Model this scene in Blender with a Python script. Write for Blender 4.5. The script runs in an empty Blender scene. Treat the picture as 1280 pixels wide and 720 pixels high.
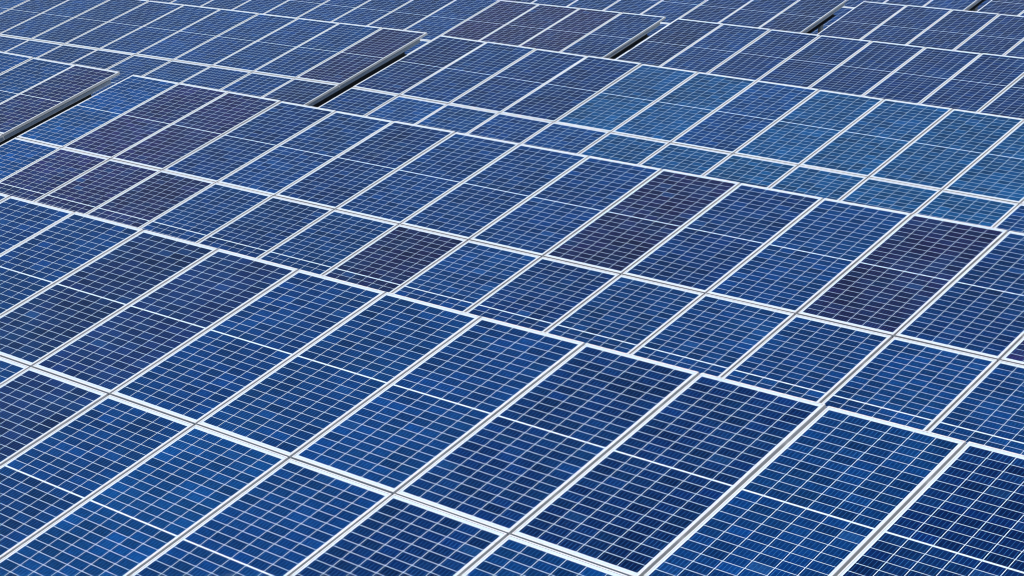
import bpy, bmesh, math, random
from mathutils import Matrix, Vector, Euler

random.seed(11)
scene = bpy.context.scene
COL = scene.collection

# ------------------------------------------------------------------ camera
S = 1.022                      # metres per panel pitch along a row
TOP = 2.12                     # height of a table's upper edge above the ground
cam_data = bpy.data.cameras.new("camera")
cam_data.sensor_width = 36.0
cam_data.lens = 2491.24 / 1280 * 36.0
cam_data.clip_end = 2000.0
cam = bpy.data.objects.new("camera", cam_data)
COL.objects.link(cam)
cam.location = (21.46616 * S, -10.26524 * S, 3.6567 * S + TOP)
cam.rotation_euler = (1.3307, -0.01112, 0.74251)
scene.camera = cam

# ------------------------------------------------------------------ world, sun, exposure
SUN_EL = math.radians(67)
SUN_AZ = math.radians(158)     # clockwise from +Y: a little east of south
to_sun = Vector((math.sin(SUN_AZ) * math.cos(SUN_EL), math.cos(SUN_AZ) * math.cos(SUN_EL), math.sin(SUN_EL)))
world = bpy.data.worlds.new("World")
scene.world = world
world.use_nodes = True
wn = world.node_tree
sky = wn.nodes.new("ShaderNodeTexSky")
sky.sky_type = 'NISHITA'
sky.sun_disc = False
sky.sun_elevation = SUN_EL
sky.sun_rotation = SUN_AZ
sky.air_density = 1.0
sky.dust_density = 0.2
sky.ozone_density = 3.0
bg = wn.nodes["Background"]
bg.inputs[1].default_value = 0.10
wn.links.new(sky.outputs[0], bg.inputs[0])

sun_data = bpy.data.lights.new("sun", 'SUN')
sun_data.energy = 3.6
sun_data.angle = math.radians(0.5)
sun_data.color = (1.0, 0.955, 0.89)
sun = bpy.data.objects.new("sun", sun_data)
COL.objects.link(sun)
sun.rotation_euler = to_sun.to_track_quat('Z', 'Y').to_euler()

scene.view_settings.view_transform = 'Standard'
scene.view_settings.look = 'None'
scene.view_settings.gamma = 1.0
scene.view_settings.use_curve_mapping = False
scene.view_settings.exposure = 0.0
scene.cycles.filter_width = 1.05

# ------------------------------------------------------------------ materials
def mat(name):
    m = bpy.data.materials.new(name)
    m.use_nodes = True
    nt = m.node_tree
    return m, nt, nt.nodes["Principled BSDF"]

def node(nt, kind, **kw):
    n = nt.nodes.new(kind)
    for k, v in kw.items():
        setattr(n, k, v)
    return n

def mth(nt, op, a, b=None, c=None):
    n = nt.nodes.new("ShaderNodeMath")
    n.operation = op
    for i, v in enumerate((a, b, c)):
        if v is None:
            continue
        if isinstance(v, (int, float)):
            n.inputs[i].default_value = v
        else:
            nt.links.new(v, n.inputs[i])
    return n.outputs[0]

def mix(nt, fac, a, b, blend='MIX'):
    n = nt.nodes.new("ShaderNodeMix")
    n.data_type = 'RGBA'
    n.blend_type = blend
    for sock, v in ((n.inputs[0], fac), (n.inputs[6], a), (n.inputs[7], b)):
        if isinstance(v, (int, float)):
            sock.default_value = v
        elif isinstance(v, tuple):
            sock.default_value = (*v, 1.0)
        else:
            nt.links.new(v, sock)
    return n.outputs[2]

def ramp(nt, fac, lo, hi):
    n = nt.nodes.new("ShaderNodeMapRange")
    n.interpolation_type = 'SMOOTHSTEP'
    n.inputs[1].default_value = lo
    n.inputs[2].default_value = hi
    nt.links.new(fac, n.inputs[0])
    return n.outputs[0]

def noise(nt, vec, scale, detail=3.0, w=None, rough=0.5):
    n = nt.nodes.new("ShaderNodeTexNoise")
    n.noise_dimensions = '4D' if w is not None else '3D'
    n.inputs["Scale"].default_value = scale
    n.inputs["Detail"].default_value = detail
    n.inputs["Roughness"].default_value = rough
    nt.links.new(vec, n.inputs["Vector"])
    if w is not None:
        nt.links.new(w, n.inputs["W"])
    return n.outputs["Fac"]

GLASS_COAT = 1.0
GLASS_ROUGH = 0.10

def cell_material():
    m, nt, b = mat("polycrystalline_cells")
    info = node(nt, "ShaderNodeObjectInfo")
    tc = node(nt, "ShaderNodeTexCoord")
    uv = node(nt, "ShaderNodeSeparateXYZ")
    nt.links.new(tc.outputs["UV"], uv.inputs[0])
    att = node(nt, "ShaderNodeAttribute", attribute_name="cell_id")
    # one random number per cell of each panel
    rnd = info.outputs["Random"]
    wn_ = node(nt, "ShaderNodeTexWhiteNoise", noise_dimensions='2D')
    cmb = node(nt, "ShaderNodeCombineXYZ")
    nt.links.new(att.outputs["Fac"], cmb.inputs[0])
    nt.links.new(mth(nt, 'MULTIPLY', rnd, 917.0), cmb.inputs[1])
    nt.links.new(cmb.outputs[0], wn_.inputs["Vector"])
    sep = node(nt, "ShaderNodeSeparateColor")
    nt.links.new(wn_.outputs["Color"], sep.inputs[0])
    r1, r2, r3 = sep.outputs[0], sep.outputs[1], sep.outputs[2]
    w = mth(nt, 'MULTIPLY', rnd, 61.0)
    sep_b = mth(nt, 'FRACT', mth(nt, 'MULTIPLY', mth(nt, 'ADD', r1, r3), 7.31))
    # tone of the cell: most sit near the panel's tint, a few are darker or brighter
    sq = mth(nt, 'POWER', r1, 3.0)
    val = mth(nt, 'ADD', mth(nt, 'MULTIPLY', r2, 0.50), mth(nt, 'ADD', mth(nt, 'MULTIPLY', sq, 0.42), 0.58))
    base = info.outputs["Color"]
    val3 = node(nt, "ShaderNodeCombineXYZ")
    for i in range(3):
        nt.links.new(val, val3.inputs[i])
    col = mix(nt, 1.0, base, val3.outputs[0], 'MULTIPLY')
    # hue drift from cell to cell: greener or more violet
    col = mix(nt, mth(nt, 'MULTIPLY', mth(nt, 'POWER', r3, 4.0), 0.30), col, (0.003, 0.040, 0.140))
    # here and there one clearly paler cell
    col = mix(nt, mth(nt, 'MULTIPLY', mth(nt, 'POWER', sep_b, 70.0), 0.42), col, (0.015, 0.090, 0.290))
    # crystal grain inside the wafer
    vor = node(nt, "ShaderNodeTexVoronoi", voronoi_dimensions='4D')
    vor.inputs["Scale"].default_value = 85.0
    nt.links.new(tc.outputs["Object"], vor.inputs["Vector"])
    nt.links.new(w, vor.inputs["W"])
    sv = node(nt, "ShaderNodeSeparateColor")
    nt.links.new(vor.outputs["Color"], sv.inputs[0])
    grain = mth(nt, 'ADD', mth(nt, 'MULTIPLY', sv.outputs[0], 0.50), 0.75)
    g3 = node(nt, "ShaderNodeCombineXYZ")
    for i in range(3):
        nt.links.new(grain, g3.inputs[i])
    col = mix(nt, 1.0, col, g3.outputs[0], 'MULTIPLY')
    # broad cloudy drift of the dust film across the panel
    cloud = noise(nt, tc.outputs["Object"], 1.6, 4.0, w, 0.6)
    dust = mth(nt, 'MULTIPLY', ramp(nt, cloud, 0.42, 0.80), 0.20)
    col = mix(nt, dust, col, (0.008, 0.10, 0.30))
    # slow drift of tone across the panel
    drift = noise(nt, tc.outputs["Object"], 0.9, 2.0, mth(nt, 'ADD', w, 3.1))
    dv = mth(nt, 'ADD', mth(nt, 'MULTIPLY', drift, 0.9), 0.55)
    d3 = node(nt, "ShaderNodeCombineXYZ")
    for i in range(3):
        nt.links.new(dv, d3.inputs[i])
    col = mix(nt, 1.0, col, d3.outputs[0], 'MULTIPLY')
    # a few dried drops and smears
    spot = noise(nt, tc.outputs["Object"], 5.5, 5.0, mth(nt, 'ADD', w, 7.7), 0.62)
    col = mix(nt, mth(nt, 'MULTIPLY', ramp(nt, spot, 0.65, 0.80), 0.26), col, (0.25, 0.33, 0.45))
    # five silver busbars printed on every cell
    fx = mth(nt, 'FRACT', mth(nt, 'MULTIPLY', uv.outputs[0], 5.0))
    d = mth(nt, 'ABSOLUTE', mth(nt, 'SUBTRACT', fx, 0.5))
    bar = mth(nt, 'LESS_THAN', d, 0.040)
    glint = mth(nt, 'ADD', mth(nt, 'MULTIPLY', mth(nt, 'POWER', r2, 6.0), 0.40), 0.58)
    col = mix(nt, mth(nt, 'MULTIPLY', bar, glint), col, (0.05, 0.22, 0.52))
    nt.links.new(col, b.inputs["Base Color"])
    b.inputs["Roughness"].default_value = 0.38
    b.inputs["Specular IOR Level"].default_value = 0.03
    b.inputs["Coat Weight"].default_value = GLASS_COAT
    b.inputs["Coat IOR"].default_value = 1.25
    cr = mth(nt, 'ADD', mth(nt, 'MULTIPLY', cloud, 0.10), GLASS_ROUGH - 0.04)
    nt.links.new(cr, b.inputs["Coat Roughness"])
    return m

def backsheet_material():
    m, nt, b = mat("white_backsheet_under_glass")
    tc = node(nt, "ShaderNodeTexCoord")
    n = noise(nt, tc.outputs["Object"], 2.4, 4.0)
    col = mix(nt, n, (0.62, 0.73, 0.84), (0.72, 0.80, 0.88))
    nt.links.new(col, b.inputs["Base Color"])
    b.inputs["Roughness"].default_value = 0.5
    b.inputs["Coat Weight"].default_value = GLASS_COAT
    b.inputs["Coat IOR"].default_value = 1.25
    b.inputs["Coat Roughness"].default_value = GLASS_ROUGH
    return m

def aluminium_material():
    m, nt, b = mat("anodised_aluminium")
    tc = node(nt, "ShaderNodeTexCoord")
    geo = node(nt, "ShaderNodeNewGeometry")
    n = noise(nt, geo.outputs["Position"], 3.0, 5.0)
    col = mix(nt, n, (0.74, 0.735, 0.72), (0.83, 0.825, 0.81))
    dirt = noise(nt, geo.outputs["Position"], 21.0, 4.0)
    col = mix(nt, mth(nt, 'MULTIPLY', ramp(nt, dirt, 0.60, 0.78), 0.35), col, (0.42, 0.39, 0.34))
    nt.links.new(col, b.inputs["Base Color"])
    b.inputs["Metallic"].default_value = 0.10
    b.inputs["Roughness"].default_value = 0.45
    return m

def galvanised_material():
    m, nt, b = mat("galvanised_steel")
    geo = node(nt, "ShaderNodeNewGeometry")
    vor = node(nt, "ShaderNodeTexVoronoi")
    vor.inputs["Scale"].default_value = 60.0
    nt.links.new(geo.outputs["Position"], vor.inputs["Vector"])
    sv = node(nt, "ShaderNodeSeparateColor")
    nt.links.new(vor.outputs["Color"], sv.inputs[0])
    col = mix(nt, sv.outputs[0], (0.60, 0.62, 0.63), (0.74, 0.76, 0.77))
    nt.links.new(col, b.inputs["Base Color"])
    b.inputs["Metallic"].default_value = 0.2
    b.inputs["Roughness"].default_value = 0.5
    return m

def ground_material():
    m, nt, b = mat("dry_gravel_ground")
    geo = node(nt, "ShaderNodeNewGeometry")
    a = noise(nt, geo.outputs["Position"], 0.6, 6.0)
    c = noise(nt, geo.outputs["Position"], 38.0, 3.0)
    col = mix(nt, a, (0.09, 0.075, 0.05), (0.16, 0.135, 0.095))
    col = mix(nt, ramp(nt, c, 0.4, 0.7), col, (0.045, 0.045, 0.03))
    nt.links.new(col, b.inputs["Base Color"])
    b.inputs["Roughness"].default_value = 0.95
    return m

M_CELL = cell_material()
M_SHEET = backsheet_material()
M_ALU = aluminium_material()
M_STEEL = galvanised_material()
M_GROUND = ground_material()
M_SHADED, _nt, _b = mat("shade_darkened_steel")
_b.inputs["Base Color"].default_value = (0.060, 0.058, 0.054, 1)  # rafter steel: shade under the tables is put into this dark colour
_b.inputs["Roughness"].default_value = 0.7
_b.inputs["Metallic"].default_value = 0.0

# ------------------------------------------------------------------ helpers
def link_mesh(name, me, parent=None):
    o = bpy.data.objects.new(name, me)
    COL.objects.link(o)
    if parent is not None:
        o.parent = parent
    return o

def mesh_from(bm, name, material):
    bmesh.ops.recalc_face_normals(bm, faces=bm.faces)
    me = bpy.data.meshes.new(name)
    bm.to_mesh(me)
    bm.free()
    me.materials.append(material)
    return me

def box(bm, x0, x1, y0, y1, z0, z1):
    v = [bm.verts.new((x, y, z)) for z in (z0, z1) for y in (y0, y1) for x in (x0, x1)]
    for f in ((0, 2, 3, 1), (4, 5, 7, 6), (0, 1, 5, 4), (2, 6, 7, 3), (0, 4, 6, 2), (1, 3, 7, 5)):
        bm.faces.new([v[i] for i in f])

# ------------------------------------------------------------------ ground
def build_ground():
    bm = bmesh.new()
    n = 90
    size = 700.0
    g = {}
    def spread(t):
        return math.copysign(abs(t) ** 2.4, t) * size
    rg = random.Random(5)
    for i in range(n + 1):
        for j in range(n + 1):
            x = spread(i / n * 2 - 1)
            y = spread(j / n * 2 - 1) + 10
            sx = max(-30.0, min(30.0, x))
            z = -0.0085 * sx + rg.uniform(-0.03, 0.03)
            g[i, j] = bm.verts.new((x, y, z))
    for i in range(n):
        for j in range(n):
            bm.faces.new((g[i, j], g[i + 1, j], g[i + 1, j + 1], g[i, j + 1]))
    me = mesh_from(bm, "ground", M_GROUND)
    o = link_mesh("ground", me)
    o["kind"] = "structure"
build_ground()

# ------------------------------------------------------------------ one solar panel (origin at the middle of its lower edge, glass side up)
PW, PH, PT = 0.998, 2.001, 0.035      # width, length, frame depth
LIP = 0.011                            # visible frame lip
MX, MY, MID, GAP = 0.0270, 0.038, 0.015, 0.0042
GAPX = 0.0052
CW = (PW - 2 * MX - 5 * GAPX) / 6
CH = (PH - 2 * MY - MID - 22 * GAP) / 24

def frame_mesh():
    bm = bmesh.new()
    hw = PW / 2
    # cross-section rings, from outer bottom flange round to the inside of the lip: (inset, z)
    prof = [(0.028, -PT), (0.0, -PT), (0.0, -0.0012), (0.0012, 0.0), (LIP - 0.0008, 0.0), (LIP, -0.0008),
            (LIP, -0.0034), (0.002, -0.0035), (0.002, -PT + 0.0015), (0.028, -PT + 0.0015)]
    rings = []
    for ins, z in prof:
        rings.append([bm.verts.new((x, y, z)) for x, y in ((-hw + ins, ins), (hw - ins, ins), (hw - ins, PH - ins), (-hw + ins, PH - ins))])
    k = len(rings)
    for a in range(k):
        r0, r1 = rings[a], rings[(a + 1) % k]
        for i in range(4):
            j = (i + 1) % 4
            bm.faces.new((r0[i], r0[j], r1[j], r1[i]))
    return mesh_from(bm, "frame", M_ALU)

def sheet_mesh():
    bm = bmesh.new()
    e = 0.004
    box(bm, -PW / 2 + e, PW / 2 - e, e, PH - e, -0.0095, -0.0042)
    return mesh_from(bm, "backsheet", M_SHEET)

def field_mesh(upper):
    bm = bmesh.new()
    uvl = bm.loops.layers.uv.new("UVMap")
    cid = bm.faces.layers.float.new("cell_id")
    y0 = PH / 2 + MID / 2 if upper else MY
    z = -0.0037
    n = 0
    for r in range(12):
        for c in range(6):
            xa = -PW / 2 + MX + c * (CW + GAPX)
            ya = y0 + r * (CH + GAP)
            vs = [bm.verts.new(p) for p in ((xa, ya, z), (xa + CW, ya, z), (xa + CW, ya + CH, z), (xa, ya + CH, z))]
            f = bm.faces.new(vs)
            for lp, q in zip(f.loops, ((0, 0), (1, 0), (1, 1), (0, 1))):
                lp[uvl].uv = q
            f[cid] = n + (72 if upper else 0) + 0.5
            n += 1
    me = bpy.data.meshes.new("cell_field")
    bm.to_mesh(me)
    bm.free()
    me.materials.append(M_CELL)
    return me

ME_FRAME, ME_SHEET = frame_mesh(), sheet_mesh()
ME_UP, ME_LOW = field_mesh(True), field_mesh(False)

def make_panel():
    root = bpy.data.objects.new("solar_panel", None)
    root.empty_display_size = 0.2
    COL.objects.link(root)
    root["category"] = "solar panel"
    root["group"] = "solar panels in the tilted rows"
    link_mesh("frame", ME_FRAME, root)
    link_mesh("backsheet", ME_SHEET, root)
    link_mesh("cell_field", ME_UP, root)
    link_mesh("cell_field", ME_LOW, root)
    return root

def copy_panel(src):
    r = src.copy()
    COL.objects.link(r)
    for ch in src.children:
        c = ch.copy()
        c.parent = r
        COL.objects.link(c)
    return r

# ------------------------------------------------------------------ the tilted tables
TILT = 0.32696
TIER = 1.97298 * S                     # pitch of the two tiers down the slope
ROW = 5.86807 * S                      # pitch of the rows
# row, block: x of seam 0, shift along y, lift, fall along the row, extra tilt, reference seam, first and last panel
BLOCKS = {
    (0, 2): (2.81319, -0.01235, 0.00266, -0.00867, 0.00157, 8.5, 2, 14),
    (1, 1): (-0.41677, -0.00833, 0.05985, -0.00731, 0.0, -1.0, -5, -1),
    (1, 2): (-0.16219, 0.00829, -0.02527, -0.01074, 0.00104, 6.7586, 0, 16),
    (2, 1): (-0.47000, 0.01983, 0.11681, 0.00231, -0.00217, -4.0, -13, -1),
    (2, 2): (-0.17378, 0.00292, 0.04320, -0.01694, -0.00043, 4.7619, 0, 12),
    (3, 1): (-0.40950, 0.06161, -0.03098, -0.00025, 0.0, -2.0, -18, -1),
    (3, 2): (-0.06424, -0.05760, -0.05690, -0.01067, 0.0, 3.0, 0, 9),
    (4, 1): (-0.37000, -0.01000, -0.06000, -0.00500, 0.0, -2.0, -19, -1),
    (4, 2): (-0.05304, -0.01438, -0.10937, -0.00652, 0.0, 1.5, 0, 6),
    (5, 1): (-0.33000, 0.00000, -0.09000, -0.00500, 0.0, -2.0, -14, -1),
    (5, 2): (-0.04000, 0.00000, -0.11000, -0.00600, 0.0, 1.5, 0, 4),
    (6, 1): (-0.33000, 0.00000, -0.11000, -0.00500, 0.0, -2.0, -10, -1),
    (6, 2): (-0.04000, 0.00000, -0.11000, -0.00600, 0.0, 1.5, 0, 2),
}
ROWNAME = ["front row", "second row", "third row", "fourth row", "fifth row", "sixth row", "farthest row"]
NTH = ["zeroth", "first", "second", "third", "fourth", "fifth", "sixth", "seventh", "eighth", "ninth", "tenth",
       "eleventh", "twelfth", "thirteenth", "fourteenth", "fifteenth", "sixteenth", "seventeenth", "eighteenth",
       "nineteenth", "twentieth"]

def block_matrix(r, b):
    x, dy, z, fall, dt, ref, i0, i1 = BLOCKS[r, b]
    t = TILT + dt
    ex = Vector((1, 0, fall)).normalized()
    ey = Vector((0, math.cos(t), math.sin(t)))
    ey = (ey - ex * ey.dot(ex)).normalized()
    ez = ex.cross(ey)
    # origin on the upper edge at seam 0
    org = Vector((x * S, r * ROW + dy * S, (z - ref * fall) * S + TOP))
    M = Matrix(((ex.x, ey.x, ez.x, org.x), (ex.y, ey.y, ez.y, org.y), (ex.z, ey.z, ez.z, org.z), (0, 0, 0, 1)))
    return M, i0, i1

# cell tints: (albedo, words)
TINT = {
    'b': ((0.0002, 0.0270, 0.132), "mid blue"),
    'c': ((0.0002, 0.0390, 0.172), "bright cobalt blue"),
    't': ((0.0006, 0.0520, 0.165), "bright azure blue"),
    'n': ((0.0002, 0.0165, 0.097), "dark navy blue"),
    'd': ((0.0002, 0.0115, 0.080), "deepest navy blue"),
    'q': ((0.0040, 0.0135, 0.076), "dull indigo"),
    'p': ((0.0140, 0.0080, 0.060), "purple tinted"),
    'P': ((0.0080, 0.0045, 0.046), "blackish purple"),
}
TONES = {
    (0, 0): {2: 'b', 3: 'b', 4: 'b', 5: 'q', 6: 'q', 7: 'b', 8: 'b', 9: 'b', 10: 'n', 11: 'd', 12: 'b', 13: 'd', 14: 'n'},
    (0, 1): {4: 'b', 5: 'b', 6: 'q', 7: 'b', 8: 'c', 9: 'b', 10: 'n', 11: 'b'},
    (1, 0): {-2: 'b', -1: 'p', 0: 'c', 1: 'p', 2: 'p', 3: 'n', 4: 'b', 5: 'n', 6: 'b', 7: 'b', 8: 'b', 9: 'P', 10: 'n',
             11: 'b', 12: 'P', 13: 'n', 14: 'p'},
    (1, 1): {0: 'c', 1: 'p', 2: 'p', 3: 'p', 4: 'b', 5: 'n', 6: 'b', 7: 'P', 8: 'b', 9: 'n', 10: 'b', 11: 'b', 12: 'b', 13: 'b', 14: 'b'},
    (2, 0): {-1: 'p', 0: 'q', 1: 'b', 2: 'n', 3: 'n', 4: 't', 5: 't', 6: 'c', 7: 't', 8: 't', 9: 't', 10: 't'},
    (2, 1): {-1: 'q', 0: 'b', 1: 'c', 2: 'c', 3: 'b', 4: 'c', 5: 't', 6: 't', 7: 't', 8: 't', 9: 't', 10: 't', 11: 'b'},
    (3, 0): {-5: 'b', -4: 'p', -3: 'p', -2: 'p', -1: 'n', 0: 'q', 1: 'b', 2: 'n', 3: 'n', 4: 'n', 5: 'n', 6: 'n', 7: 'n'},
    (4, 0): {-3: 'n', -2: 'n', -1: 'q', 0: 'q', 1: 'n', 2: 'n', 3: 'n', 4: 'n'},
}

def place_panel(proto, first, r, b, tier, i):
    M, i0, i1 = block_matrix(r, b)
    p = proto if first else copy_panel(proto)
    rg = random.Random(r * 1000 + tier * 500 + i + 40)
    # tiny real-life misalignments of each panel
    loc = Matrix.Translation((((i + 0.5) * S) + rg.uniform(-0.0015, 0.0015),
                              -(tier * TIER) - PH - 0.002 + rg.uniform(-0.002, 0.002),
                              rg.uniform(-0.001, 0.001)))
    rot = Euler((rg.gauss(0, 0.0012), rg.gauss(0, 0.0016), rg.gauss(0, 0.0004))).to_matrix().to_4x4()
    W = M @ loc @ rot
    p.location = W.to_translation()
    p.rotation_euler = W.to_euler()
    code = TONES.get((r, tier), {}).get(i)
    if code is None:
        code = rg.choice('bbbbcn' if b == 1 and r < 5 else 'bnnbq')
    (cr, cg, cb), words = TINT[code]
    k = rg.uniform(0.88, 1.08)
    for ch in p.children:
        if ch.name.startswith("cell_field"):
            ch.color = (cr * k, cg * k * rg.uniform(0.96, 1.04), cb * k, 1.0)
    tname = "upper tier" if tier == 0 else "lower tier"
    if r == 0:
        where = f"{NTH[14 - i]} column from right" if i < 14 else "column past right edge"
        p["label"] = f"{words} solar panel, {tname} of front row, {where}"
    elif b == 1:
        p["label"] = f"{words} solar panel, {tname} of {ROWNAME[r]}, {NTH[-i]} left of the gap"
    else:
        p["label"] = f"{words} solar panel, {tname} of {ROWNAME[r]}, {NTH[i + 1]} right of the gap"
    return p

proto = make_panel()
first = True
for (r, b) in BLOCKS:
    _, i0, i1 = block_matrix(r, b)
    for tier in (0, 1):
        for i in range(i0, i1 + 1):
            place_panel(proto, first, r, b, tier, i)
            first = False

# ------------------------------------------------------------------ mounting racks
def channel(bm, M, axis_len, org, u, a, c, w, h, t):
    """a C channel of length axis_len from org along u; a is across (open side +a), c is up; w flange, h web"""
    def quadbox(a0, a1, c0, c1):
        pts = [(0, a0, c0), (axis_len, a0, c0), (axis_len, a1, c0), (0, a1, c0), (0, a0, c1), (axis_len, a0, c1), (axis_len, a1, c1), (0, a1, c1)]
        v = [bm.verts.new(M @ (org + u * p[0] + a * p[1] + c * p[2])) for p in pts]
        for f in ((0, 3, 2, 1), (4, 5, 6, 7), (0, 1, 5, 4), (1, 2, 6, 5), (2, 3, 7, 6), (3, 0, 4, 7)):
            bm.faces.new([v[k] for k in f])
    quadbox(0, t, 0, h)
    quadbox(t, w, h - t, h)
    quadbox(t, w, 0, t)

def build_rack(r, b):
    M, i0, i1 = block_matrix(r, b)
    root = bpy.data.objects.new("mounting_rack", None)
    root.empty_display_size = 0.3
    COL.objects.link(root)
    base = M @ Vector(((i0 + i1 + 1) / 2 * S, -TIER, 0))
    root.location = (base.x, base.y, 0.0)
    T = Matrix.Translation(-root.location) @ M
    root["category"] = "mounting rack"
    root["group"] = "steel racks carrying the panel rows"
    side = "" if r == 0 else (" left of the gap" if b == 1 else " right of the gap")
    root["label"] = f"galvanised steel rack under the {ROWNAME[r]} of solar panels{side}"
    X, Y, Z = Vector((1, 0, 0)), Vector((0, 1, 0)), Vector((0, 0, 1))
    xa, xb = i0 * S + 0.016, (i1 + 1) * S - 0.016   # edges of the outermost panels
    # four long rails under the panels
    for v in (0.44, 1.56, TIER + 0.44, TIER + 1.56):
        bm = bmesh.new()
        channel(bm, T, xb - xa - 0.13, Vector((xa + 0.065, -v - 0.02, -PT - 0.0025 - 0.045)), X, Y, Z, 0.04, 0.045, 0.003)
        link_mesh("rail", mesh_from(bm, "rail", M_STEEL), root)
    # sloping rafters and their posts
    n = max(2, int(round((xb - xa) / 3.2)) + 1)
    for k in range(n):
        end = 1 if k == n - 1 else (-1 if k == 0 else 0)
        sgn = end or 1
        # a light edge rail runs under the frames at each end of the table, the rafter, coloured dark for shade, hangs below the rails
        x = xb - 0.075 if end == 1 else (xa + 0.075 if end == -1 else xa + (xb - xa) * k / (n - 1))
        hh = 0.075
        zt = -PT - 0.058
        A = X * sgn
        if end:
            bm = bmesh.new()
            channel(bm, T, 2 * TIER - 0.30, Vector(((xb if end == 1 else xa) - sgn * 0.003, -2 * TIER + 0.12, -PT - 0.008 - 0.046)), Y, -A, Z, 0.050, 0.046, 0.005)
            link_mesh("edge_rail", mesh_from(bm, "edge_rail", M_STEEL), root)
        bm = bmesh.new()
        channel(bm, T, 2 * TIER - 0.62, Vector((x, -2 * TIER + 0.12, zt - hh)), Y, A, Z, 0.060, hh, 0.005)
        link_mesh("rafter", mesh_from(bm, "rafter", M_SHADED), root)
        for v in (0.95, 2 * TIER - 0.95):
            top = T @ Vector((x - sgn * 0.005, -v, zt - hh + 0.02))
            bm = bmesh.new()
            L = top.z + 0.25
            channel(bm, Matrix.Identity(4), L, Vector((top.x, top.y, -0.25)), Z, -A, Y, 0.06, 0.10, 0.005)
            link_mesh("post", mesh_from(bm, "post", M_STEEL), root)

for (r, b) in BLOCKS:
    build_rack(r, b)
